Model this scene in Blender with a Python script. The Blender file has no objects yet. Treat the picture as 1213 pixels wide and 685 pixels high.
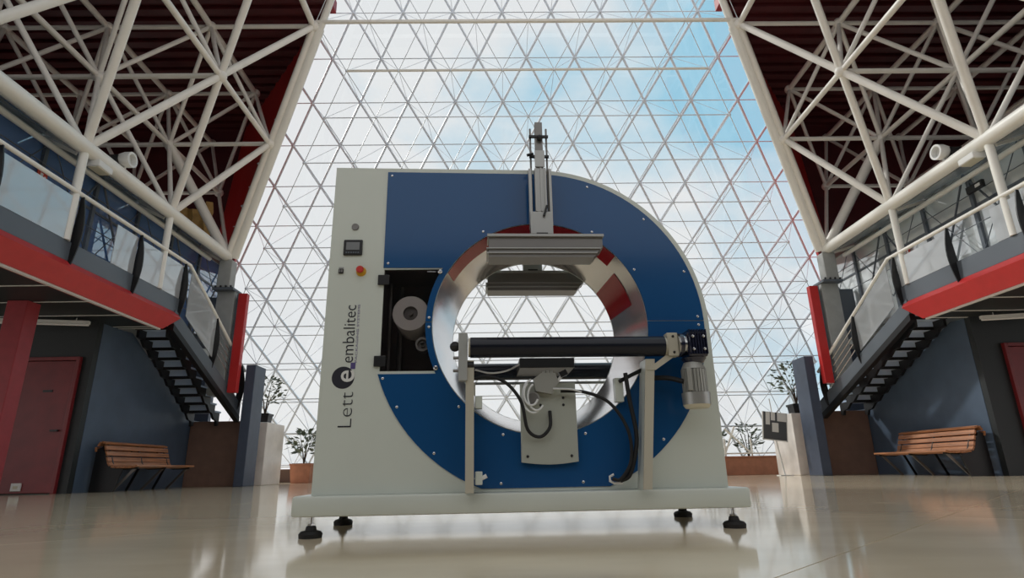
import bpy, bmesh, math, random
from mathutils import Vector, Matrix
from mathutils.geometry import tessellate_polygon
random.seed(7)
scene = bpy.context.scene
COL = scene.collection
PI = math.pi
R = math.radians

# ------------------------------------------------------------------ camera
CAM = Vector((-0.7325, 0.0, 0.2875))
pitch, yaw, roll = R(17.10), R(1.0), R(-1.06)
fwd = Vector((math.sin(yaw) * math.cos(pitch), math.cos(yaw) * math.cos(pitch), math.sin(pitch)))
r0 = Vector((math.cos(yaw), -math.sin(yaw), 0)); u0 = r0.cross(fwd)
rr = r0 * math.cos(roll) + u0 * math.sin(roll); uu = -r0 * math.sin(roll) + u0 * math.cos(roll)
cd = bpy.data.cameras.new('camera'); cam = bpy.data.objects.new('camera', cd); COL.objects.link(cam)
cd.sensor_width = 36; cd.lens = 694 / 1213 * 36; cd.clip_end = 400; cd.clip_start = .02
cam.matrix_world = Matrix(((rr.x, uu.x, -fwd.x, CAM.x), (rr.y, uu.y, -fwd.y, CAM.y), (rr.z, uu.z, -fwd.z, CAM.z), (0, 0, 0, 1)))
scene.camera = cam

# ------------------------------------------------------------------ sky: thin bright cloud, opening to pale blue
W = bpy.data.worlds.new('World'); scene.world = W; W.use_nodes = True
nt = W.node_tree; nt.nodes.clear()
def N(t, **k):
    n = nt.nodes.new(t)
    for a, b in k.items(): setattr(n, a, b)
    return n
tc = N('ShaderNodeTexCoord'); mp = N('ShaderNodeMapping'); mp.inputs['Location'].default_value = (3.1, 1.4, .3)
mp.inputs['Scale'].default_value = (1, 1, 1.6)
ns = N('ShaderNodeTexNoise'); ns.inputs['Scale'].default_value = 2.4; ns.inputs['Detail'].default_value = 6; ns.inputs['Roughness'].default_value = .55
dp = N('ShaderNodeVectorMath', operation='DOT_PRODUCT'); dp.inputs[1].default_value = (.62, .45, .64)
m1 = N('ShaderNodeMath', operation='MULTIPLY_ADD'); m1.inputs[1].default_value = 1.25; m1.inputs[2].default_value = -.62
m2 = N('ShaderNodeMath', operation='ADD')
rp = N('ShaderNodeValToRGB'); e = rp.color_ramp.elements
e[0].position = .76; e[0].color = (.735, .735, .74, 1); e[1].position = 1.08; e[1].color = (.30, .54, .68, 1)
bg = N('ShaderNodeBackground'); bg.inputs[1].default_value = 1.0
wo = N('ShaderNodeOutputWorld')
L = nt.links.new
L(tc.outputs['Generated'], mp.inputs[0]); L(mp.outputs[0], ns.inputs[0]); L(tc.outputs['Generated'], dp.inputs[0])
L(dp.outputs['Value'], m1.inputs[0]); L(m1.outputs[0], m2.inputs[0]); L(ns.outputs[0], m2.inputs[1])
L(m2.outputs[0], rp.inputs[0]); L(rp.outputs[0], bg.inputs[0]); L(bg.outputs[0], wo.inputs[0])

# veiled sun, high behind the glass front
sd = bpy.data.lights.new('sun', 'SUN'); sd.energy = 2.6; sd.angle = R(4); sd.color = (1, .97, .92)
so = bpy.data.objects.new('sun', sd); COL.objects.link(so)
so.rotation_euler = Vector((.62, -.50, -.60)).to_track_quat('-Z', 'Y').to_euler()
so.location = (-12, 30, 30)

vs = scene.view_settings
vs.view_transform = 'Standard'; vs.look = 'None'; vs.gamma = 1; vs.exposure = 0.25; vs.use_curve_mapping = False

# ------------------------------------------------------------------ materials
MAT = {}
def mat(name, col, rough=.5, metal=0.0, noise=0.0, nscale=6.0, bump=0.0, coat=0.0, spec=.5, stretch=(1, 1, 1)):
    m = bpy.data.materials.new(name); m.use_nodes = True; t = m.node_tree; b = t.nodes['Principled BSDF']
    b.inputs['Base Color'].default_value = (*col, 1); b.inputs['Roughness'].default_value = rough
    b.inputs['Metallic'].default_value = metal; b.inputs['Coat Weight'].default_value = coat
    b.inputs['Coat Roughness'].default_value = .06; b.inputs['Specular IOR Level'].default_value = spec
    if noise or bump:
        c = t.nodes.new('ShaderNodeTexCoord'); mpp = t.nodes.new('ShaderNodeMapping'); mpp.inputs['Scale'].default_value = stretch
        n = t.nodes.new('ShaderNodeTexNoise'); n.inputs['Scale'].default_value = nscale; n.inputs['Detail'].default_value = 5
        t.links.new(c.outputs['Object'], mpp.inputs[0]); t.links.new(mpp.outputs[0], n.inputs[0])
        if noise:
            r = t.nodes.new('ShaderNodeValToRGB'); r.color_ramp.elements[0].position = .3; r.color_ramp.elements[1].position = .7
            r.color_ramp.elements[0].color = (*[max(0, x * (1 - noise)) for x in col], 1)
            r.color_ramp.elements[1].color = (*[min(1, x * (1 + noise)) for x in col], 1)
            t.links.new(n.outputs[0], r.inputs[0]); t.links.new(r.outputs[0], b.inputs['Base Color'])
        if bump:
            bp = t.nodes.new('ShaderNodeBump'); bp.inputs['Strength'].default_value = bump; bp.inputs['Distance'].default_value = .01
            t.links.new(n.outputs[0], bp.inputs['Height']); t.links.new(bp.outputs[0], b.inputs['Normal'])
    MAT[name] = m; return m
def glassmat(name, tint, refl, rough=.0, frost=None, opaque=None):
    m = bpy.data.materials.new(name); m.use_nodes = True; t = m.node_tree; t.nodes.clear()
    o = t.nodes.new('ShaderNodeOutputMaterial'); mx = t.nodes.new('ShaderNodeMixShader')
    g = t.nodes.new('ShaderNodeBsdfGlossy'); g.inputs['Roughness'].default_value = rough
    lw = t.nodes.new('ShaderNodeFresnel'); lw.inputs[0].default_value = 1.45
    ma = t.nodes.new('ShaderNodeMath'); ma.operation = 'ADD'; ma.use_clamp = True; ma.inputs[1].default_value = refl
    t.links.new(lw.outputs[0], ma.inputs[0]); t.links.new(ma.outputs[0], mx.inputs[0])
    if opaque:
        d = t.nodes.new('ShaderNodeBsdfDiffuse'); d.inputs[0].default_value = (*opaque, 1); base = d.outputs[0]
    else:
        d = t.nodes.new('ShaderNodeBsdfTransparent'); d.inputs[0].default_value = (*tint, 1); base = d.outputs[0]
        if frost:
            tr = t.nodes.new('ShaderNodeBsdfTranslucent'); tr.inputs[0].default_value = (*frost[0], 1)
            df = t.nodes.new('ShaderNodeBsdfDiffuse'); df.inputs[0].default_value = (*frost[0], 1)
            a = t.nodes.new('ShaderNodeMixShader'); a.inputs[0].default_value = .55
            t.links.new(tr.outputs[0], a.inputs[1]); t.links.new(df.outputs[0], a.inputs[2])
            b = t.nodes.new('ShaderNodeMixShader'); b.inputs[0].default_value = frost[1]
            t.links.new(base, b.inputs[1]); t.links.new(a.outputs[0], b.inputs[2]); base = b.outputs[0]
    t.links.new(base, mx.inputs[1]); t.links.new(g.outputs[0], mx.inputs[2]); t.links.new(mx.outputs[0], o.inputs[0])
    MAT[name] = m; return m

mat('frame_steel', (.78, .84, .93), .40)
mat('truss_white', (.86, .83, .77), .42, noise=.06, nscale=2)
mat('pipe_white', (.88, .86, .80), .38)
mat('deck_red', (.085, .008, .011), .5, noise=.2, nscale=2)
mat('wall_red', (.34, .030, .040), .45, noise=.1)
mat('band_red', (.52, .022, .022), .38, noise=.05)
mat('door_red', (.20, .018, .022), .40, noise=.15, nscale=3)
mat('dark_panel', (.018, .022, .024), .5)
mat('black', (.008, .008, .009), .4)
mat('black_rubber', (.006, .006, .007), .65)
mat('blue_wall', (.075, .11, .165), .42, noise=.10, nscale=2.5)
mat('slab_blue', (.060, .080, .125), .45, noise=.08)
mat('fascia_grey', (.11, .13, .155), .42)
mat('column_grey', (.36, .37, .36), .5, noise=.06)
mat('brown_wall', (.20, .115, .085), .55, noise=.10, nscale=4)
mat('pale_stone', (.78, .73, .69), .30, noise=.10, nscale=2.5)
mat('terracotta', (.40, .17, .10), .7, noise=.12)
mat('wood', (.38, .155, .065), .38, noise=.35, nscale=5, stretch=(6, .6, 6))
mat('floor_stone', (.80, .68, .49), .09, noise=.10, nscale=1.1, stretch=(1, 2.2, 1), spec=.34)
mat('grout', (.10, .085, .065), .8)
mat('concrete', (.50, .50, .49), .85, noise=.1)
mat('plant_green', (.13, .165, .12), .6, noise=.4, nscale=12)
mat('stem_brown', (.09, .06, .04), .8)
mat('soil', (.03, .022, .016), .9)
mat('tan_cloth', (.55, .36, .13), .8, noise=.25, nscale=5)
mat('machine_grey', (.63, .67, .61), .30, noise=.03, nscale=2, coat=.15)
mat('machine_blue', (.011, .078, .225), .16, noise=.05, nscale=1, coat=.08, spec=.4)
mat('ring_red', (.36, .012, .018), .14, coat=.6)
mat('ring_metal', (.80, .78, .78), .16, metal=.85)
mat('beige_steel', (.50, .47, .38), .4)
mat('aluminium', (.40, .40, .385), .36, metal=.6)
mat('aluminium_dark', (.22, .21, .20), .38, metal=.6)
mat('steel', (.60, .60, .60), .22, metal=1.0)
mat('roller_black', (.008, .010, .018), .26, coat=.0, spec=.35)
mat('motor_grey', (.36, .36, .33), .42, metal=.35)
mat('gear_dark', (.012, .014, .035), .22, coat=.5)
mat('film_white', (.88, .88, .87), .35)
mat('interior_dark', (.10, .075, .07), .6)
mat('text_dark', (.016, .016, .026), .5)
mat('text_violet', (.085, .065, .21), .5)
mat('text_faint', (.24, .22, .36), .5)
mat('text_white', (.72, .72, .70), .5)
mat('screen_grey', (.18, .19, .20), .15)
mat('button_red', (.55, .03, .02), .3)
mat('button_yellow', (.65, .36, .03), .4)
mat('white_plastic', (.78, .78, .76), .4)
mat('sign_red', (.60, .07, .04), .5)
mat('sign_dark', (.085, .09, .10), .5)
mat('tube_clear', (.70, .72, .72), .18, coat=.5)
mat('lamp_cream', (.62, .58, .45), .5)
glassmat('glass', (.97, .985, .99), .0)
glassmat('glass_left', (1, 1, 1), .30, opaque=(.13, .25, .52))  # blue base colour stands in for the sky reflected in the left panes
glassmat('glass_right', (1, 1, 1), .36, opaque=(.80, .86, .87))  # near-white base colour stands in for bright sky reflected in the right panes
mat('riser_blue', (.52, .64, .84), .30)
mat('bracket_shaded_grey', (.40, .42, .37), .4)  # shade on the centre plate is put into this darker grey
glassmat('glass_rail', (.9, .95, .98), .24, rough=.05, frost=((.90, .94, .97), .85))
glassmat('glass_smoke', (.93, .91, .91), .0)
glassmat('glass_canopy', (.75, .82, .86), .03, frost=((.80, .86, .90), .6))

# ------------------------------------------------------------------ mesh helpers
class MB:
    def __init__(s): s.v = []; s.f = []
    def add(s, vs, fs):
        o = len(s.v); s.v += [tuple(p) for p in vs]; s.f += [tuple(i + o for i in f) for f in fs]; return s
    def box(s, x0, x1, y0, y1, z0, z1):
        return s.add([(x0, y0, z0), (x1, y0, z0), (x1, y1, z0), (x0, y1, z0), (x0, y0, z1), (x1, y0, z1), (x1, y1, z1), (x0, y1, z1)],
                     [(0, 3, 2, 1), (4, 5, 6, 7), (0, 1, 5, 4), (1, 2, 6, 5), (2, 3, 7, 6), (3, 0, 4, 7)])
    def bar(s, p, q, w, h, up=(0, 0, 1)):
        p = Vector(p); q = Vector(q); d = (q - p).normalized(); a = d.cross(Vector(up))
        if a.length < 1e-4: a = d.cross(Vector((1, 0, 0)))
        a.normalize(); b = a.cross(d); vs = []
        for c in (p, q):
            for i, j in ((-1, -1), (1, -1), (1, 1), (-1, 1)): vs.append(c + a * (i * w / 2) + b * (j * h / 2))
        return s.add(vs, [(0, 1, 2, 3), (7, 6, 5, 4), (0, 4, 5, 1), (1, 5, 6, 2), (2, 6, 7, 3), (3, 7, 4, 0)])
    def cyl(s, p, q, r, n=16, r2=None):
        p = Vector(p); q = Vector(q); d = (q - p).normalized(); a = d.orthogonal().normalized(); b = d.cross(a); r2 = r if r2 is None else r2
        vs = [c + (a * math.cos(2 * PI * i / n) + b * math.sin(2 * PI * i / n)) * x for c, x in ((p, r), (q, r2)) for i in range(n)]
        return s.add(vs, [tuple(range(n))[::-1], tuple(range(n, 2 * n))] + [(i, (i + 1) % n, n + (i + 1) % n, n + i) for i in range(n)])
    def tube(s, pts, r, n=8):
        pts = [Vector(p) for p in pts]; k = len(pts); a = None; vs = []
        for i, p in enumerate(pts):
            d = (pts[min(i + 1, k - 1)] - pts[max(i - 1, 0)]).normalized()
            a = d.orthogonal().normalized() if a is None else (a - d * a.dot(d)).normalized()
            b = d.cross(a); x = r[i] if isinstance(r, (list, tuple)) else r
            vs += [p + (a * math.cos(2 * PI * j / n) + b * math.sin(2 * PI * j / n)) * x for j in range(n)]
        fs = [tuple(range(n))[::-1], tuple(range((k - 1) * n, k * n))]
        for i in range(k - 1):
            for j in range(n): fs.append((i * n + j, i * n + (j + 1) % n, (i + 1) * n + (j + 1) % n, (i + 1) * n + j))
        return s.add(vs, fs)
    def ball(s, c, r, n=10, m=6, sq=(1, 1, 1)):
        c = Vector(c); vs = [c + Vector((0, 0, r * sq[2]))]
        for i in range(1, m):
            t = PI * i / m
            for j in range(n): vs.append(c + Vector((r * sq[0] * math.sin(t) * math.cos(2 * PI * j / n), r * sq[1] * math.sin(t) * math.sin(2 * PI * j / n), r * sq[2] * math.cos(t))))
        vs.append(c - Vector((0, 0, r * sq[2]))); fs = []
        for j in range(n): fs.append((0, 1 + j, 1 + (j + 1) % n))
        for i in range(m - 2):
            for j in range(n): a = 1 + i * n; fs.append((a + j, a + n + j, a + n + (j + 1) % n, a + (j + 1) % n))
        a = 1 + (m - 2) * n; e = len(vs) - 1
        for j in range(n): fs.append((a + j, e, a + (j + 1) % n))
        return s.add(vs, fs)
    def prism(s, loops, fn, t0, t1):
        """loops: outer + holes in 2D; fn(a,b,t) -> 3D; solid between t0 and t1"""
        flat = [p for l in loops for p in l]; n = len(flat)
        tri = tessellate_polygon([[Vector((p[0], p[1], 0)) for p in l] for l in loops])
        vs = [fn(a, b, t0) for a, b in flat] + [fn(a, b, t1) for a, b in flat]
        fs = [tuple(t) for t in tri] + [tuple(i + n for i in reversed(t)) for t in tri]; o = 0
        for l in loops:
            k = len(l)
            for i in range(k): a, b = o + i, o + (i + 1) % k; fs.append((a, b, n + b, n + a))
            o += k
        return s.add(vs, fs)
    def lathe(s, prof, fn, n=32, a0=0, a1=2 * PI):
        """prof: (radius, height); fn(x,y,h)->3D"""
        full = abs(a1 - a0 - 2 * PI) < 1e-6; k = n if full else n + 1; vs = []
        for r, hgt in prof:
            for j in range(k): t = a0 + (a1 - a0) * j / n; vs.append(fn(r * math.cos(t), r * math.sin(t), hgt))
        fs = []
        for i in range(len(prof) - 1):
            for j in range(n): fs.append((i * k + j, i * k + (j + 1) % k, (i + 1) * k + (j + 1) % k, (i + 1) * k + j))
        return s.add(vs, fs)
    def mesh(s, name, m, shift=None, bevel=0, smooth=False):
        me = bpy.data.meshes.new(name); sh = Vector(shift) if shift is not None else Vector((0, 0, 0))
        me.from_pydata([tuple(Vector(p) - sh) for p in s.v], [], s.f)
        bm = bmesh.new(); bm.from_mesh(me); bmesh.ops.remove_doubles(bm, verts=bm.verts, dist=1e-6)
        bmesh.ops.recalc_face_normals(bm, faces=bm.faces)
        if bevel: bmesh.ops.bevel(bm, geom=[e for e in bm.edges if len(e.link_faces) == 2 and e.calc_face_angle(0) > .5], offset=bevel, segments=2, profile=.5, affect='EDGES')
        if smooth:
            for f in bm.faces: f.smooth = True
            for e in bm.edges:
                if len(e.link_faces) == 2 and e.calc_face_angle(0) > R(38): e.smooth = False
        bm.to_mesh(me); bm.free(); me.materials.append(MAT[m]); return me
    def build(s, name, m, parent=None, bevel=0, smooth=False, origin=None):
        xs = [p[0] for p in s.v]; ys = [p[1] for p in s.v]; zs = [p[2] for p in s.v]
        c = Vector(origin) if origin is not None else Vector(((min(xs) + max(xs)) / 2, (min(ys) + max(ys)) / 2, min(zs)))
        o = bpy.data.objects.new(name, s.mesh(name, m, c, bevel, smooth)); COL.objects.link(o)
        put(o, parent, Matrix.Translation(c)); return o
WM = {}
def put(o, parent, M):
    """M is the wanted matrix in the space the shapes are written in (world, or the machine's own frame)"""
    WM[o.name] = M
    if parent is not None:
        o.parent = parent; o.matrix_basis = WM[parent.name].inverted() @ M
    else: o.matrix_basis = M
def tag(o, label=None, cat=None, group=None, kind=None):
    for k, v in (('label', label), ('category', cat), ('group', group), ('kind', kind)):
        if v: o[k] = v
    return o
def thing(name, loc, label=None, cat=None, group=None, kind=None):
    o = bpy.data.objects.new(name, None); COL.objects.link(o); o.empty_display_size = .1
    put(o, None, Matrix.Translation(Vector(loc))); return tag(o, label, cat, group, kind)
_sc = {}
def strut(name, p, q, r, m, parent, n=8):
    p = Vector(p); q = Vector(q); d = q - p; ln = round(d.length, 3); key = (r, ln, m, n)
    if key not in _sc: _sc[key] = MB().cyl((0, 0, 0), (0, 0, ln), r, n).mesh(name, m, smooth=True)
    o = bpy.data.objects.new(name, _sc[key]); COL.objects.link(o)
    put(o, parent, Matrix.Translation(p) @ d.to_track_quat('Z', 'Y').to_matrix().to_4x4()); return o
_sh = {}
def shared(name, key, make, M, parent):
    if key not in _sh: _sh[key] = make()
    o = bpy.data.objects.new(name, _sh[key]); COL.objects.link(o); put(o, parent, M); return o

# ------------------------------------------------------------------ floor
floor = MB().box(-17, 17, -9.2, 21.4, -.20, -.008).build('floor', 'grout'); tag(floor, 'polished beige stone floor of the hall', kind='structure')
def clip(poly, a, b, c):           # keep a*x+b*y<=c
    out = []
    for i in range(len(poly)):
        p, q = poly[i], poly[(i + 1) % len(poly)]; dp_, dq = a * p[0] + b * p[1] - c, a * q[0] + b * q[1] - c
        if dp_ <= 0: out.append(p)
        if dp_ * dq < 0: t = dp_ / (dp_ - dq); out.append((p[0] + (q[0] - p[0]) * t, p[1] + (q[1] - p[1]) * t))
    return out
g = .0025
def tile(poly):
    if len(poly) < 3: return
    ar = abs(sum(poly[i][0] * poly[(i + 1) % len(poly)][1] - poly[(i + 1) % len(poly)][0] * poly[i][1] for i in range(len(poly)))) / 2
    if ar > .05: MB().prism([poly], lambda a, b, t: (a, b, t), -.008, 0).build('tile', 'floor_stone', floor)
YJ = 6.2
for i in range(-5, 6):             # diagonal slabs near the machine
    for j in range(-5, 6):
        d0 = -1.72 + 4.2 * i; c0 = -1.0 + 6.0 * j; po = [(-17, -9), (17, -9), (17, YJ - g), (-17, YJ - g)]
        for a, b, c in ((1, -1, d0 + 4.2 - g * 1.4), (-1, 1, -d0 - g * 1.4), (1, 1, c0 + 6 - g * 1.4), (-1, -1, -c0 - g * 1.4)): po = clip(po, a, b, c) if po else po
        tile(po)
for i in range(10):                # square slabs further back
    for j in range(5):
        x0, y0 = -17 + 3.4 * i, YJ + 3.04 * j; tile([(x0 + g, y0 + g), (x0 + 3.4 - g, y0 + g), (x0 + 3.4 - g, y0 + 3.04 - g), (x0 + g, y0 + 3.04 - g)])
gr = MB().box(-150, 150, 21.4, 200, -.30, -.10).build('ground', 'concrete'); tag(gr, 'pale paved ground outside the glass front', kind='structure')

# ------------------------------------------------------------------ glass front: double-layer triangular space frame, leaning in
A = 1.3363; AL = R(33.29); RS = A * .8660254
OX, OY, OZ = -5.3245, 13.002, 12.158
IX, IY, IZ = -3.9915, 12.16, 11.12
def outer(r, j): s = -r * RS; return Vector((OX + A * j, OY - s * math.sin(AL), OZ + s * math.cos(AL)))
def inner(r, j): s = -r * RS; return Vector((IX + A * j, IY - s * math.sin(AL), IZ + s * math.cos(AL)))
win = thing('window_1', (0, 20.9, 0), 'tall leaning glass front of triangular panes behind the machine', kind='structure')
def olim(z): return min(9.6, 5.8 + max(0, 11.85 - z) * .628)
on = {}
for r in range(-2, 13):
    for h2 in range(-16, 34):
        if (h2 + r + 1) % 2: continue            # row r sits on half steps (r odd -> whole)
        j = h2 / 2; p = outer(r, j)
        if abs(p.x) <= olim(p.z) + .05: on[(r, h2)] = p
inn = {}
for r in range(-1, 12):
    for h2 in range(-16, 40):
        if (h2 + r) % 2: continue
        j = h2 / 2
        lo, hi = -.5 * r, 6 + .5 * r
        if r <= 0: lo, hi = -1 - .5 * min(r, 0) , 7 + .5 * min(r, 0)
        if lo - .01 <= j <= hi + .01 and abs(inner(r, j).x) < 9.6: inn[(r, h2)] = inner(r, j)
def edges(nodes):
    for (r, h) in nodes:
        if (r, h + 2) in nodes: yield (r, h), (r, h + 2), 'h'
        for d in (-1, 1):
            if (r + 1, h + d) in nodes: yield (r, h), (r + 1, h + d), 'd'
def limited(items, key, n=300): items = sorted(items, key=key); return items[:n], items[n:]
camd = lambda p, q: ((p + q) / 2 - CAM).length
oe = [(on[a], on[b], t) for a, b, t in edges(on)]
first, rest = limited(oe, lambda t: camd(t[0], t[1]) + (6 if t[2] == 'h' else 0))
rad = {'h': .014, 'd': .034}
for p, q, t in first: strut('mullion', p, q, rad[t], 'frame_steel', win, 6)
mb = MB()
for p, q, t in rest: mb.cyl(p, q, rad[t], 6)
tag(mb.build('mullion_lattice', 'frame_steel', win, smooth=True), kind='stuff')
ie = [(inn[a], inn[b], (t, a[0])) for a, b, t in edges(inn)]
first, rest = limited(ie, lambda t: camd(t[0], t[1]))
def irad(t): return (.055 if t[1] == 0 else .034 if t[1] == 1 else .015) if t[0] == 'h' else .011
for p, q, t in first: strut('chord', p, q, irad(t), 'truss_white' if t[1] <= 1 and t[0] == 'h' else 'frame_steel', win, 6)
mb = MB()
for p, q, t in rest: mb.cyl(p, q, irad(t), 6)
tag(mb.build('chord_lattice', 'frame_steel', win, smooth=True), kind='stuff')
webs = []
for k, p in inn.items():
    for q in on.values():
        if (p - q).length < A * 1.18: webs.append((p, q))
first, rest = limited(webs, lambda t: camd(*t))
for p, q in first: strut('brace', p, q, .0065, 'frame_steel', win, 5)
mb = MB()
for p, q in rest: mb.cyl(p, q, .0065, 5)
if rest: tag(mb.build('brace_lattice', 'frame_steel', win, smooth=True), kind='stuff')
mb = MB()
for p in on.values(): mb.ball(p, .055, 8, 5)
for p in inn.values(): mb.ball(p, .040, 8, 5)
tag(mb.build('node_balls', 'frame_steel', win, smooth=True), kind='stuff')
nrm = Vector((0, math.cos(AL), math.sin(AL)))
panes = []
for (r, h) in on:
    if (r, h + 2) in on:
        if (r + 1, h + 1) in on: panes.append((on[(r, h)], on[(r, h + 2)], on[(r + 1, h + 1)], 'down'))
        if (r - 1, h + 1) in on: panes.append((on[(r, h)], on[(r, h + 2)], on[(r - 1, h + 1)], 'up'))
panes.sort(key=lambda t: ((t[0] + t[1] + t[2]) / 3 - CAM).length)
def panemesh(m, t, c):
    vs = [c + (Vector(p) - c) * .985 for p in t[:3]]
    return m.add([v + nrm * .060 for v in vs] + [v + nrm * .072 for v in vs], [(0, 1, 2), (5, 4, 3), (0, 3, 4, 1), (1, 4, 5, 2), (2, 5, 3, 0)])
mb = MB(); restn = 0
for i, t in enumerate(panes):
    c = (t[0] + t[1] + t[2]) / 3
    if i < 300:
        shared('pane', ('pane', t[3]), lambda: panemesh(MB(), [p - c for p in t[:3]], Vector((0, 0, 0))).mesh('pane', 'glass'), Matrix.Translation(c), win)
    else: panemesh(mb, t, c); restn += 1
if restn: tag(mb.build('pane_field', 'glass', win), kind='stuff')
# struts and panes trimmed where the front meets the red hip walls
sd_ = lambda p: abs(p.x) - (5.85 + max(0, 11.85 - p.z) * .628)
big = {}
for r in range(-2, 13):
    for h2 in range(-16, 34):
        if (h2 + r + 1) % 2: continue
        p = outer(r, h2 / 2)
        if abs(p.x) < 10.6: big[(r, h2)] = p
for a, b, t in edges(big):
    if (a in on) == (b in on): continue
    p, q = (big[a], big[b]) if a in on else (big[b], big[a]); f0, f1 = sd_(p), sd_(q)
    if abs(q.x) > 9.6 and f1 < 0: continue
    if f0 < 0 < f1:
        c = p + (q - p) * (f0 / (f0 - f1))
        if (c - p).length > .1: strut('edge_mullion', p, c, rad[t], 'frame_steel', win, 6)
mb = MB(); np_ = 0
for (r, h) in big:
    for dr in (1, -1):
        ks = ((r, h), (r, h + 2), (r + dr, h + 1))
        if not all(k in big for k in ks) or all(k in on for k in ks): continue
        po = [big[k] for k in ks]; out = []
        if max(abs(p.x) for p in po) > 9.7: continue
        for i in range(3):
            p, q = po[i], po[(i + 1) % 3]; f0, f1 = sd_(p), sd_(q)
            if f0 <= 0: out.append(p)
            if f0 * f1 < 0: out.append(p + (q - p) * (f0 / (f0 - f1)))
        if len(out) >= 3:
            k = len(out); np_ += 1
            mb.add([v + nrm * .06 for v in out] + [v + nrm * .072 for v in out], [tuple(range(k)), tuple(range(2 * k - 1, k - 1, -1))] + [(i, (i + 1) % k, k + (i + 1) % k, k + i) for i in range(k)])
if np_: tag(mb.build('edge_panes', 'glass', win), kind='stuff')
# sill the glass stands on
tag(MB().box(-9.8, 9.8, 20.55, 21.35, 0, .42).build('trim_1', 'brown_wall', bevel=.02), 'low brown sill along the foot of the glass front', kind='structure')

tag(MB().box(-17, 17, -9.2, -9.0, 0, 5.9).build('wall_back', 'dark_panel'), 'dark wall behind the viewer', kind='structure')
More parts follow.
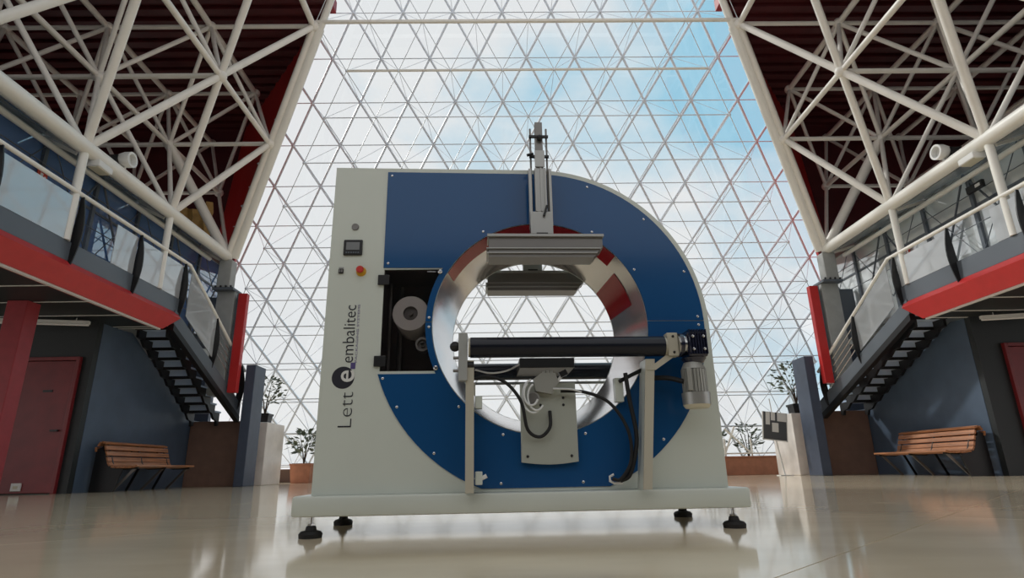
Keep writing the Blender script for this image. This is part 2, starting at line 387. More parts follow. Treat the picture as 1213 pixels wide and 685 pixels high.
# ------------------------------------------------------------------ the two wings
X0, DX, SX, Y0, DY, SY, Z0, DZ = 7.904, 2.546, 1.265, 9.046, 2.714, 1.157, 5.735, 2.63
def wing(s):
    side = 'left' if s < 0 else 'right'
    dz = .06 if s < 0 else -.06
    def node(k, j, i): return Vector((s * (X0 - SX * k + DX * j), Y0 + DY * i - SY * k, Z0 + DZ * k))
    # --- roof truss
    T = thing('roof_truss', (s * X0, 14.47, Z0), 'white tubular roof truss over the %s balcony' % side, 'truss', 'roof trusses of the two wings')
    nd = {}
    for i in range(-2, 3): nd[(0, 0, i)] = node(0, 0, i)
    for j in range(3):
        for i in range(-2, 4 if j else 3): nd[(1, j, i)] = node(1, j, i)
    for j in range(5):
        for i in range(-2, 5):
            if not (j == 0 and i >= 3) and not (j == 1 and i >= 4): nd[(2, j, i)] = node(2, j, i)
    for (k, j, i), p in nd.items():
        if (k, j, i + 1) in nd:
            thick = .135 if k == 0 else .062 if k == 1 else .075
            strut('main_pipe' if k == 0 else 'chord', p, nd[(k, j, i + 1)], thick, 'pipe_white' if k == 0 else 'truss_white', T, 14 if k == 0 else 10)
        if (k, j + 1, i) in nd: strut('chord', p, nd[(k, j + 1, i)], .055, 'truss_white', T, 10)
        for a in (0, 1):
            for b in (0, 1):
                q = nd.get((k + 1, j + a, i + b))
                if q is not None:
                    face = (j == 0 and a == 0)
                    strut('diagonal', p, q, .125 if (k, j, i, a, b) == (0, 0, 2, 1, 0) else .078 if face else .052, 'truss_white', T, 10)
    for p in nd.values():
        shared('node_ball', 'tnode', lambda: MB().ball((0, 0, 0), .135, 12, 8).mesh('node_ball', 'truss_white', smooth=True), Matrix.Translation(p), T)
    # heavy edge beam on the hip, beside the node line
    o_ = Vector((-s * .13, .10, 0)); strut('edge_beam', nd[(0, 0, 2)] + o_, nd[(2, 0, 2)] + o_, .115, 'pipe_white', T, 14)
    strut('edge_beam', nd[(2, 0, 2)] + o_, nd[(2, 0, 2)] + o_ + Vector((-s * 1.2, -1.1, 2.5)), .09, 'pipe_white', T, 14)
    # --- deck above
    D = MB(); y = -4.0; x_in, x_out = 5.05, 17; zt = 11.75
    prof = []
    while y < 18.6: prof += [(y, zt), (y + .17, zt), (y + .20, zt + .10), (y + .37, zt + .10)]; y += .40
    xi = lambda y_: x_in - .12 if y_ < 12.2 else x_in - .12 + (y_ - 12.2) * .775
    prof = [p_ for p_ in prof if p_[0] < 18.3]; n = len(prof)
    for o_ in (0, .14):
        vs_ = [(s * xi(a), a, b + o_) for a, b in prof] + [(s * x_out, a, b + o_) for a, b in prof]
        D.add(vs_, [(i, i + 1, n + i + 1, n + i) for i in range(n - 1)])
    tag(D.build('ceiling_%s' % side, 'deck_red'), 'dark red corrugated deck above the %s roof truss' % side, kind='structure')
    tag(MB().bar((s * 5.0, -4, zt + .02), (s * 5.0, 12.4, zt + .02), .16, .34).build('trim_%d' % (2 if s < 0 else 3), 'wall_red'), 'red edge strip of the %s deck' % side, kind='structure')
    # --- red end walls behind the truss
    E = MB(); h1, h2 = (s * 5.30, 12.60, 11.85), (s * 7.95, 14.95, 5.75); b1, b2 = (s * 9.6, 18.0, 11.85), (s * 10.6, 18.6, 5.75)
    t = Vector((s * .02, .14, 0))
    def quad(m, a, b, c, d):
        q4 = [Vector(a), Vector(b), Vector(c), Vector(d)]; m.add(q4 + [p + t for p in q4], [(0, 1, 2, 3), (7, 6, 5, 4), (0, 4, 5, 1), (1, 5, 6, 2), (2, 6, 7, 3), (3, 7, 4, 0)])
    quad(E, h1, b1, b2, h2)
    tag(E.build('wall_hip_%s' % side, 'band_red'), 'red sloping end wall beside the %s edge beam' % side, kind='structure')
    E = MB(); quad(E, b1, (s * 17, 18.0, 11.85), (s * 17, 18.6, 5.75), b2)
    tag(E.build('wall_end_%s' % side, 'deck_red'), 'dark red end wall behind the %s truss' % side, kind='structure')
    # outer wall and flat roof of the gallery rooms
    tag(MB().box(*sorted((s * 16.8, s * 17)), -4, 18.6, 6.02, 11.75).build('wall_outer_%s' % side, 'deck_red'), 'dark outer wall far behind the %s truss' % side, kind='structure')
    tag(MB().box(*sorted((s * 8.78, s * 16.8)), 0, 15.9, 6.02 + dz, 6.14 + dz).build('ceiling_gallery_%s' % side, 'dark_panel'), 'dark flat roof of the %s gallery rooms' % side, kind='structure')
    tag(MB().box(*sorted((s * 8.82, s * 17)), 16.45, 16.6, 0, 3.6).build('wall_rear_%s' % side, 'slab_blue'), 'slate wall closing the space behind the %s stair' % side, kind='structure')
    tag(MB().box(*sorted((s * 8.82, s * 17)), 1.5, 16.45, 3.40, 3.60).build('floor_gallery_%s' % side, 'column_grey'), 'upper floor of the %s gallery' % side, kind='structure')
    # --- gallery window wall
    Wn = thing('window_%d' % (2 if s < 0 else 3), (s * 8.7, 10, 3.6), 'mirroring window wall with painted sky tint along the %s balcony' % side, kind='structure')
    zb, zh = 3.62 + dz, 5.88 + dz; ys = [2.4 + 1.357 * i for i in range(11)]
    Wy1 = ys[-1]
    MB().box(*sorted((s * 8.66, s * 8.78)), 2.4, Wy1, zh, zh + .14).build('head_rail', 'aluminium', Wn)
    MB().box(*sorted((s * 8.67, s * 8.77)), 2.4, Wy1, zb, zb + .10).build('sill_rail', 'aluminium', Wn)
    for i, yy in enumerate(ys):
        shared('window_post', ('wp', s), lambda: MB().box(-.045, .045, -.04, .04, 0, zh - zb).mesh('window_post', 'fascia_grey'), Matrix.Translation((s * 8.70, yy, zb)), Wn)
        if i < len(ys) - 1:
            for za, zc in ((zb + .10, zb + 1.55), (zb + 1.60, zh)):
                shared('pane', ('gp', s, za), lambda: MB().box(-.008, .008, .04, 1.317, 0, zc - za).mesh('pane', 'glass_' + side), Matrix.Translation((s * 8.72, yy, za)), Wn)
            shared('transom', ('tr', s), lambda: MB().box(-.02, .02, .04, 1.317, 0, .05).mesh('transom', 'fascia_grey'), Matrix.Translation((s * 8.71, yy, zb + 1.55)), Wn)
    for i, yy in enumerate(ys[:-1]):                      # slender bracing along the panes
        a_, b_ = (yy, yy + 1.357) if i % 2 else (yy + 1.357, yy)
        strut('brace', (s * 8.61, a_, zb), (s * 8.61, b_, zh), .022, 'fascia_grey', Wn, 6)
        strut('brace', (s * 8.58, b_, zb + .5), (s * 8.58, a_, zh), .010, 'fascia_grey', Wn, 6)
        for k in range(3): strut('brace', (s * 8.60, yy, zb + .55 + .62 * k), (s * 8.60, yy + 1.357, zb + .55 + .62 * k), .010, 'fascia_grey', Wn, 6)
    # --- glass canopy strip between pipe and window head
    K = thing('glass_canopy', (s * 8.3, 9, 5.75), 'narrow glass canopy between the %s main pipe and window head' % side, 'canopy', 'glass canopies over the balconies')
    for i in range(-2, 3):
        if i == 2: continue
        ya, yb = Y0 + DY * i + .03, Y0 + DY * (i + 1) - .03
        m_ = MB(); q4 = [Vector((s * 8.03, ya, 5.64)), Vector((s * 8.66, ya, 5.93 + dz)), Vector((s * 8.66, yb, 5.93 + dz)), Vector((s * 8.03, yb, 5.64))]
        m_.add(q4 + [p + Vector((0, 0, .015)) for p in q4], [(3, 2, 1, 0), (4, 5, 6, 7), (0, 1, 5, 4), (1, 2, 6, 5), (2, 3, 7, 6), (3, 0, 4, 7)]); m_.build('pane', 'glass_canopy', K)
    MB().cyl((s * 8.42, 3.4, 5.66 + dz), (s * 8.42, 14.6, 5.66 + dz), .055, 10).build('gutter_tube', 'pipe_white', K, smooth=True)
    for i in range(-1, 3): MB().bar((s * 8.03, Y0 + DY * i, 5.62), (s * 8.68, Y0 + DY * i, 5.88 + dz), .04, .06).build('bracket', 'truss_white', K)
    # --- balcony
    ye = 12.56 if s < 0 else 12.0; sp = 1.69 if s < 0 else 1.63; yb0 = 1.5
    zr, zg, zbv, zbt, zrail = (3.69, 4.02, 3.56, 3.25, 4.88) if s < 0 else (3.55, 3.90, 3.42, 3.10, 4.62)
    Bc = thing('balcony', (s * 8.3, 8, zbt), 'balcony with red edge band and glass railing along the %s wing' % side, 'balcony', 'balconies of the two wings')
    MB().box(*sorted((s * 7.88, s * 8.0)), yb0, ye, zr, zg).build('fascia', 'fascia_grey', Bc, bevel=.008)
    m_ = MB(); P5 = [(7.90, zr + .02), (7.76, zbv), (7.90, zbt), (8.08, zbt), (8.08, zr + .02)]
    n = len(P5); yend = {0: ye, 1: ye - .06, 2: ye - .42, 3: ye - .42, 4: ye}
    m_.add([(s * a, yb0, b) for a, b in P5] + [(s * a, yend[i], b) for i, (a, b) in enumerate(P5)],
           [tuple(range(n)), tuple(range(2 * n - 1, n - 1, -1))] + [(i, (i + 1) % n, n + (i + 1) % n, n + i) for i in range(n)])
    m_.build('red_band', 'band_red', Bc)
    MB().box(*sorted((s * 8.0, s * 8.8)), yb0, ye - .05, zr - .05, zr + .03).build('deck_slab', 'fascia_grey', Bc)
    MB().box(*sorted((s * 7.93, s * 7.99)), yb0, ye - .45, zbt - .03, zbt).build('lower_trim', 'white_plastic', Bc)
    yy = yb0
    while yy < ye - .5:                                   # soffit panels with pale joint strips
        y2 = min(yy + .95, ye - .45)
        MB().box(*sorted((s * 8.0, s * 14)), yy + .01, y2 - .02, zbt + .005, zbt + .03).build('soffit_panel', 'dark_panel', Bc)
        MB().box(*sorted((s * 8.0, s * 14)), y2 - .02, y2 + .01, zbt - .004, zbt + .03).build('soffit_strip', 'white_plastic', Bc)
        yy += .95
    strut('handrail', (s * 7.86, yb0, zrail), (s * 7.86, ye + .18, zrail), .038, 'pipe_white', Bc, 12)
    def fin(yf, zt_, zb_, name='fin', par=Bc, dx_=0):
        pl = []; k = 10
        for i in range(k + 1):
            f_ = i / k; pl.append((7.84 - dx_ - .10 * math.sin(PI * f_), zb_ + (zt_ - zb_) * f_))
        for i in range(k, -1, -1):
            f_ = i / k; w_ = .19 * math.sin(PI * (.06 + .94 * f_ if f_ < .5 else f_ * .9 + .05)) ** .8 + .012; pl.append((7.84 - dx_ - .10 * math.sin(PI * f_) + max(.012, w_ * (1 - .35 * f_)), zb_ + (zt_ - zb_) * f_))
        MB().prism([pl], lambda a, b, t: (s * a, t, b), yf - .012, yf + .012).build(name, 'black', par)
    fins = [ye - sp * i for i in range(7) if ye - sp * i > yb0]
    for yf in fins: fin(yf, zrail, zr - .10)
    for i in range(len(fins) - 1):
        y2, y1 = fins[i], fins[i + 1]
        if i == 1: y2_, y1_ = (y2, y1 + (y2 - y1) * .56) if s < 0 else (y2, y1 + (y2 - y1) * .45)
        else: y2_, y1_ = y2, y1
        if i == 1 and s > 0: y1_, y2_ = y1, y1 + (y2 - y1) * .42
        MB().box(*sorted((s * 7.875, s * 7.89)), y1_ + .05, y2_ - .05, zg + .0, zrail - .10).build('glass_panel', 'glass_rail', Bc)
    # --- tubular posts from the pipe down to the balcony edge
    for i in range(-2, 2):
        p = node(0, 0, i)
        if p.y > ye: continue
        st_ = strut('post', (p.x, p.y, zg), (p.x, p.y, p.z - .1), .072, 'pipe_white', T, 12)
    # --- stair
    St = thing('staircase', (s * 8.35, 15.5, 1.6), 'open stair with dark treads descending behind the %s balcony' % side, 'staircase', 'staircases of the two wings')
    nT = 10; ya, za = ye - .02, zbt + .14; yb_, zb_ = 15.35, 1.66; dy_, dz_ = (yb_ - ya) / nT, (za - zb_) / nT
    for i in range(nT):
        y1 = ya + dy_ * i; z1 = za - dz_ * i
        m_ = MB().box(*sorted((s * 8.0, s * 8.72)), y1, y1 + dy_ + .07, z1 - .045, z1)
        td = m_.build('tread', 'riser_blue', St, bevel=.006)
        if i < nT - 1: MB().box(*sorted((s * 8.05, s * 8.70)), y1 + dy_ - .01, y1 + dy_ + .008, z1 - dz_ + .001, z1 - .046).build('riser', 'riser_blue', St)
        MB().box(*sorted((s * 8.0, s * 8.72)), y1 - .012, y1 + .0, z1 - .065, z1 + .004).build('nosing', 'black', td)
    for xs_ in (8.03, 8.66):                              # saw-tooth carriers
        pl = []
        for i in range(nT): pl += [(ya + dy_ * i, za - dz_ * i - .045), (ya + dy_ * (i + 1), za - dz_ * i - .045)]
        pl += [(yb_, zb_ - .18), (yb_ - .10, zb_ - .20)]
        for i in range(nT - 1, -1, -1): pl += [(ya + dy_ * (i + .55), za - dz_ * i - .045 - .20), (ya + dy_ * (i + .05), za - dz_ * i - .045 - .17)]
        MB().prism([pl], lambda a, b, t: (s * t, a, b), xs_ - .03, xs_ + .03).build('carrier', 'black', St)
    p1, p2 = Vector((s * 7.90, ya - .1, za + .16)), Vector((s * 7.47, 15.2, 1.80 if s < 0 else 1.64))
    def slant(m, prof_):                                  # plate that drifts inwards as it descends
        vs_ = []
        for p_ in (p1, p2):
            for x_, z_ in prof_: vs_.append((p_.x + s * x_, p_.y, p_.z + z_))
        return m.add(vs_, [(0, 1, 2, 3), (7, 6, 5, 4), (0, 4, 5, 1), (1, 5, 6, 2), (2, 6, 7, 3), (3, 7, 4, 0)])
    slant(MB(), [(-.04, -.12), (.04, -.12), (.04, .20), (-.04, .20)]).build('stringer', 'fascia_grey', St)
    slant(MB(), [(-.05, -.26), (.07, -.26), (.07, -.12), (-.05, -.12)]).build('stringer_flange', 'black', St)
    ra, rb = Vector((s * 7.86, ye + .18, zrail)), Vector((s * 7.45, 15.27 if s < 0 else 15.1, 2.84 if s < 0 else 2.56))
    strut('handrail', ra, rb, .038, 'pipe_white', St, 12)
    for f_ in (.46, .93):
        yf = ra.y + (rb.y - ra.y) * f_; fin(yf, ra.z + (rb.z - ra.z) * f_, p1.z + (p2.z - p1.z) * f_ - .08, 'fin', St, .43 * f_)
    f0, f1 = .03, .45
    zz = lambda f_, o: ra.z + (rb.z - ra.z) * f_ + o
    q_ = [(ra.y + (rb.y - ra.y) * f0, zz(f0, -.08)), (ra.y + (rb.y - ra.y) * f1, zz(f1, -.08)), (ra.y + (rb.y - ra.y) * f1, p1.z + (p2.z - p1.z) * f1 + .2), (ra.y + (rb.y - ra.y) * f0, p1.z + (p2.z - p1.z) * f0 + .2)]
    MB().prism([q_], lambda a, b, t: (s * (t - .43 * (a - ya) / (15.2 - ya)), a, b), 7.875, 7.89).build('glass_panel', 'glass_rail', St)
    for k in range(4):
        a_ = Vector((s * 7.69, ra.y + (rb.y - ra.y) * .48, zz(.48, -.18 - .17 * k))); b_ = Vector((s * 7.49, ra.y + (rb.y - ra.y) * .92, zz(.92, -.18 - .17 * k))); strut('rail_bar', a_, b_, .010, 'steel', St, 6)
    # --- blue wall below the stair, door wall, brown half wall
    pl = [(11.65, 0), (16.44, 0), (16.44, zb_ - .02), (15.5, zb_ - .02), (ya + .05, za - .12), (ya - .2, zbt), (11.65, zbt)]
    tag(MB().prism([pl], lambda a, b, t: (s * t, a, b), 8.80, 9.0).build('wall_%s' % side, 'blue_wall'), 'slate blue wall under the %s stair' % side, kind='structure')
    tag(MB().box(*sorted((s * 8.80, s * 16.8)), 11.50, 11.64, 0, zbt + .005).build('wall_door_%s' % side, 'dark_panel'), 'dark wall around the %s door' % side, kind='structure')
    tag(MB().box(*sorted((s * 7.42, s * 8.79)), 15.52, 16.0, 0, 1.60).build('wall_landing_%s' % side, 'brown_wall', bevel=.01), 'brown half wall under the %s stair landing' % side, kind='structure')
    Dr = thing('door_%d' % (1 if s < 0 else 2), (s * 9.57, 11.48, 0), 'dark red door below the %s balcony' % side, kind='structure')
    a, b = (8.98, 10.22) if s < 0 else (9.30, 10.5)
    MB().box(*sorted((s * (a + .07), s * (b - .07))), 11.45, 11.498, .02, 2.46).build('leaf', 'door_red', Dr, bevel=.006)
    for xa in (a, b - .07): MB().box(*sorted((s * xa, s * (xa + .07))), 11.42, 11.498, 0, 2.54).build('jamb', 'door_red', Dr, bevel=.006)
    MB().box(*sorted((s * (a + .07), s * (b - .07))), 11.42, 11.498, 2.47, 2.54).build('lintel', 'door_red', Dr, bevel=.006)
    MB().box(*sorted((s * (a + .15), s * (a + .29))), 11.40, 11.45, 1.12, 1.15).build('handle', 'black', Dr)
    MB().box(*sorted((s * (a + .42), s * (a + .60))), 11.44, 11.45, 1.86, 1.90).build('name_plate', 'black', Dr)
    # red column under the balcony
    tag(MB().box(*sorted((s * 8.98, s * 9.34)), 9.9, 10.2, 0, zbt).build('pillar', 'wall_red', bevel=.01), 'square red pillar carrying the %s balcony, beside the door' % side, 'pillar', 'red pillars under the balconies')
    # strip lamp under the soffit
    Lp = thing('strip_light', (s * 9.3, 11.1, zbt - .12), 'white strip light under the %s balcony' % side, 'lamp', 'strip lights under the balconies')
    pa, pb = Vector((s * 8.78, 11.2, zbt - .09)), Vector((s * 10.3, 10.9, zbt - .09))
    MB().bar(pa, pb, .09, .06).build('housing', 'white_plastic', Lp); strut('tube', pa + Vector((0, -.01, -.05)), pb + Vector((0, -.01, -.05)), .02, 'film_white', Lp)
    for f_ in (.15, .85): strut('hanger', pa.lerp(pb, f_), pa.lerp(pb, f_) + Vector((0, 0, .09)), .008, 'white_plastic', Lp)
    # --- free-standing slate slab
    tag(MB().box(*sorted((s * 6.98, s * 7.22)), 14.8, 15.46, 0, 2.93).build('slab', 'slab_blue', bevel=.012), 'tall slate slab standing before the %s stair foot' % side, 'slab', 'slate slabs by the stairs')
    # --- grey column with red edge plate below the truss foot
    Cg = thing('column', (s * 7.95, 14.6, 1.6), 'grey steel column with red edge plate under the %s truss' % side, 'column', 'grey columns under the truss feet')
    MB().box(*sorted((s * 7.62, s * 8.08)), 14.55, 15.0, 2.15, 4.85).build('shaft', 'column_grey', Cg, bevel=.015)
    MB().box(*sorted((s * 7.72, s * 8.06)), 14.40, 14.7, 4.86, 5.62).build('head', 'column_grey', Cg, bevel=.02)
    MB().box(*sorted((s * 7.60, s * 8.12)), 14.36, 14.9, 4.80, 4.86).build('cap_plate', 'fascia_grey', Cg)
    for k in range(4): MB().ball((s * (7.66 + .13 * k), 14.36, 4.885), .03, 8, 5).build('bolt', 'black', Cg)
    MB().box(*sorted((s * 7.28, s * 7.50)), 14.50, 14.66, 2.2, 4.73).build('red_plate', 'band_red', Cg, bevel=.01)
    MB().box(*sorted((s * 7.50, s * 7.56)), 14.56, 14.9, 2.2, 4.73).build('web_plate', 'fascia_grey', Cg)
    MB().box(*sorted((s * 8.12, s * 8.66)), 14.9, 15.0, 3.4, 4.75).build('side_panel', 'fascia_grey', Cg)
    # --- long pale planter wall behind the slab
    tag(MB().box(*sorted((s * 7.02, s * 8.0)), 16.02, 17.3, 0, 1.60).build('planter_wall', 'pale_stone', bevel=.015), 'pale stone planter block behind the %s slate slab' % side, 'planter', 'pale planter blocks')
    # --- bench
    Bn = thing('bench', (s * 8.3, 13, 0), 'slatted wooden bench against the blue wall by the %s stair' % side, 'bench', 'slatted benches')
    by0, by1 = (11.95, 14.15) if s < 0 else (11.72, 14.05)
    sl = [(.05, .80, 100), (.10, .90, 60), (.185, .925, -20), (.235, .83, -70), (.27, .72, -70), (.305, .61, -72), (.345, .52, -55),
          (.44, .465, -8), (.545, .455, 0), (.65, .455, 0), (.755, .46, 4), (.86, .475, 10)]
    for (t_, z_, an) in sl:
        M = Matrix.Translation((s * (8.76 - t_), (by0 + by1) / 2, z_)) @ Matrix.Rotation(-s * R(-an), 4, 'Y')
        shared('slat', ('slat', s), lambda: MB().box(-.045, .045, -(by1 - by0) / 2, (by1 - by0) / 2, -.018, .018).mesh('slat', 'wood', bevel=.006), M, Bn)
    for k, f_ in enumerate((.06, .5, .94)):
        yk = by0 + (by1 - by0) * f_
        m_ = MB(); pt = [(.08, .78), (.13, .87), (.20, .88), (.28, .68), (.37, .47), (.50, .43), (.86, .44)]
        m_.tube([(s * (8.76 - a), yk, b) for a, b in pt], .022, 6).build('bracket', 'black', Bn)
        MB().bar((s * (8.76 - .80), yk, .44), (s * (8.76 - .40), yk, 0), .05, .018, up=(0, 1, 0)).build('leg', 'aluminium_dark', Bn)
        MB().bar((s * (8.76 - .33), yk, .52), (s * (8.76 - .10), yk, 0), .05, .018, up=(0, 1, 0)).build('leg', 'black', Bn)
    # dark end cheek of the bench
    MB().prism([[(.04, 0), (.50, 0), (.62, .42), (.40, .44), (.26, .66), (.16, .84), (.06, .80)]], lambda a, b, t: (s * (8.76 - a), t, b), by0 + .02, by0 + .05).build('end_cheek', 'black', Bn)
    # --- small fittings on the pipe
    Sp = thing('spotlight', (s * 7.9, 10.0, 5.95), 'white round spotlight on top of the %s main pipe' % side, 'lamp', 'spotlights on the main pipes')
    c = Vector((s * 7.82, 9.98, 6.02))
    MB().lathe([(.02, -.10), (.12, -.10), (.15, 0), (.15, .12), (.11, .12), (.11, .02), (.0, .02)], lambda a, b, h_: c + Vector((-s * h_, a, b)), 20).build('shade', 'white_plastic', Sp, smooth=True)
    MB().box(*sorted((c.x + s * .08, c.x + s * .30)), c.y - .14, c.y + .10, c.z - .14, c.z + .04).build('ballast', 'black', Sp)
    strut('stem', c + Vector((0, 0, -.24)), c + Vector((0, 0, -.08)), .02, 'white_plastic', Sp)
    Fl = thing('floodlight', (s * 7.88, 9.36, 5.5), 'cream box floodlight under the first node of the %s main pipe' % side, 'lamp', 'floodlights under the main pipes')
    MB().box(*sorted((s * 7.76, s * 8.0)), 9.25, 9.62, 5.50, 5.62).build('housing', 'white_plastic', Fl, bevel=.02)
    MB().box(*sorted((s * 7.79, s * 7.97)), 9.28, 9.59, 5.485, 5.50).build('lens', 'lamp_cream', Fl)
    return nd
nL = wing(-1); nR = wing(1)

# signs and socket
def sign(name, c, w, h_, s, label):
    o = thing(name, c, label, 'sign', 'small red wall signs')
    MB().box(c[0] - .006, c[0] + .006, c[1] - w / 2, c[1] + w / 2, c[2], c[2] + h_).build('plate', 'sign_red', o)
    xx = c[0] - s * .008
    MB().box(xx - .002, xx + .002, c[1] - w * .22, c[1] + w * .05, c[2] + h_ * .15, c[2] + h_ * .8).build('pictogram', 'white_plastic', o)
    MB().box(xx - .002, xx + .002, c[1] + w * .18, c[1] + w * .34, c[2] + h_ * .3, c[2] + h_ * .7).build('pictogram', 'white_plastic', o)
sign('extinguisher_sign', (-8.66, 9.2, 5.05), .22, .34, -1, 'small red extinguisher sign on the left gallery window')
sign('extinguisher_sign', (8.66, 12.6, 4.75), .16, .30, 1, 'small red extinguisher sign on the right gallery window')
Ex = thing('exit_sign', (8.45, 10.2, 5.32), 'dark emergency exit sign hanging before the right gallery window', 'sign')
MB().box(8.42, 8.48, 9.95, 10.35, 5.28, 5.42).build('box', 'black', Ex); MB().box(8.412, 8.42, 10.0, 10.12, 5.32, 5.38).build('pictogram', 'white_plastic', Ex)
strut('hanger', (8.45, 10.15, 5.42), (8.45, 10.15, 5.53), .012, 'aluminium', Ex)
Sk = thing('socket', (-9.7, 11.44, .08), 'white floor-level socket on the left door', 'socket')
MB().box(-9.78, -9.60, 11.42, 11.449, .06, .20).build('plate', 'white_plastic', Sk, bevel=.006); MB().box(-9.73, -9.65, 11.412, 11.42, .10, .15).build('insert', 'lamp_cream', Sk)
# tan sheet hanging behind the left truss
m_ = MB(); nx, nz = 10, 8; vs_ = []
for i in range(nx + 1):
    for k in range(nz + 1):
        vs_.append((-9.9 + 1.2 * i / nx, 14.9 + .10 * math.sin(i * 1.9) + .05 * math.sin(k * 1.3), 6.32 + 1.05 * k / nz + .12 * math.sin(i * .8)))
n = len(vs_); w_ = nz + 1
fs_ = [(i * w_ + k, (i + 1) * w_ + k, (i + 1) * w_ + k + 1, i * w_ + k + 1) for i in range(nx) for k in range(nz)]
m_.add(vs_, fs_); m_.add([(a, b + .02, c) for a, b, c in vs_], fs_)
tag(m_.build('tarpaulin', 'tan_cloth', smooth=True), 'crumpled tan sheet heaped behind the left truss foot', 'sheet')

# ------------------------------------------------------------------ plants and things by the glass
def foliage(m, c, rad, hgt, n, leaf, up=.5):
    for i in range(n):
        a = random.uniform(0, 2 * PI); f_ = random.random(); r_ = rad * math.sqrt(random.random()) * (.35 + .65 * math.sin(PI * (.15 + .8 * f_)))
        p = Vector((c[0] + r_ * math.cos(a), c[1] + r_ * math.sin(a), c[2] + hgt * f_))
        d = Vector((math.cos(a), math.sin(a), random.uniform(-.4, 1) * up * 2)).normalized(); l = leaf * random.uniform(.6, 1.3)
        w = d.cross(Vector((random.uniform(-1, 1), random.uniform(-1, 1), 1))).normalized() * l * .22
        m.add([p, p + d * l * .5 + w, p + d * l, p + d * l * .5 - w], [(0, 1, 2, 3)])
def plant(name, loc, potw, poth, potmat, h_, rad, n, label, leaf=.18, square=True):
    o = thing(name, loc, label, 'plant'); x, y, z = loc
    if square:
        m_ = MB(); t0, t1 = potw / 2 * .85, potw / 2
        m_.add([(x - t0, y - t0, z), (x + t0, y - t0, z), (x + t0, y + t0, z), (x - t0, y + t0, z), (x - t1, y - t1, z + poth), (x + t1, y - t1, z + poth), (x + t1, y + t1, z + poth), (x - t1, y + t1, z + poth)],
               [(0, 3, 2, 1), (4, 5, 6, 7), (0, 1, 5, 4), (1, 2, 6, 5), (2, 3, 7, 6), (3, 0, 4, 7)]); m_.build('pot', potmat, o, bevel=.008)
        MB().box(x - t1 - .015, x + t1 + .015, y - t1 - .015, y + t1 + .015, z + poth - .05, z + poth + .005).build('rim', potmat, o, bevel=.006)
    MB().box(x - potw * .42, x + potw * .42, y - potw * .42, y + potw * .42, z + poth, z + poth + .015).build('soil', 'soil', o)
    tips = []
    for k in range(5):
        a = 2 * PI * k / 5 + .4; tip = (x + rad * .55 * math.cos(a), y + rad * .55 * math.sin(a), z + poth + h_ * random.uniform(.65, .95))
        m_ = MB().tube([(x, y, z + poth - .02), (x + rad * .15 * math.cos(a), y + rad * .15 * math.sin(a), z + poth + h_ * .35), tip], [.02, .015, .006], 5)
        m_.build('stem', 'stem_brown', o)
    m_ = MB(); foliage(m_, (x, y, z + poth + h_ * .30), rad, h_ * .7, n, leaf)
    tag(m_.build('foliage', 'plant_green', o), kind='stuff')
plant('potted_plant', (-7.35, 16.6, 1.603), .34, .26, 'black', 1.0, .52, 130, 'potted plant in a black pot on the left planter block')
plant('potted_plant', (7.50, 16.6, 1.603), .40, .28, 'black', 1.15, .60, 140, 'potted plant in a black pot on the right planter block')
plant('potted_shrub', (-6.75, 18.4, 0), .62, .55, 'terracotta', .95, .42, 170, 'leafy shrub in a square terracotta planter left of the machine', leaf=.22)
Lw = thing('low_planter', (6.4, 18.3, 0), 'low brown planter wall right of the machine before the glass', 'planter')
MB().box(4.6, 7.6, 18.1, 18.25, 0, .50).build('front_panel', 'terracotta', Lw, bevel=.01); MB().box(4.6, 7.6, 18.26, 19.3, 0, .46).build('bed', 'soil', Lw)
MB().box(4.58, 7.62, 18.06, 18.27, .50, .54).build('coping', 'terracotta', Lw, bevel=.008)
for k, (xx, hh) in enumerate(((5.75, .9), (6.85, 1.1))):
    o = thing('shrub', (xx, 18.8, .465), ('smaller grey green shrub in the low planter, nearer the machine', 'taller grey green shrub in the low planter, nearer the sign')[k], 'shrub', 'shrubs in the low planter')
    for q in range(4):
        a = q * 1.6; strut('stem', (xx, 18.8, .465), (xx + .18 * math.cos(a), 18.8 + .12 * math.sin(a), .46 + hh * .7), .014, 'stem_brown', o, 5)
    m_ = MB(); foliage(m_, (xx, 18.8, .70), .40, hh * .75, 150, .16); tag(m_.build('foliage', 'plant_green', o), kind='stuff')
Rl = thing('railing', (6.4, 18.0, .54), 'white tubular railing over the low planter', 'railing')
for xx in (5.1, 5.9, 6.7, 7.5): strut('post', (xx, 18.17, .54), (xx, 18.17, 1.05), .03, 'pipe_white', Rl)
strut('rail', (4.7, 18.17, .62), (7.6, 18.17, .62), .022, 'pipe_white', Rl); strut('diagonal', (5.95, 18.17, 1.35), (6.65, 18.17, .64), .03, 'pipe_white', Rl); strut('diagonal', (5.9, 18.17, .64), (6.25, 18.17, 1.4), .03, 'pipe_white', Rl)
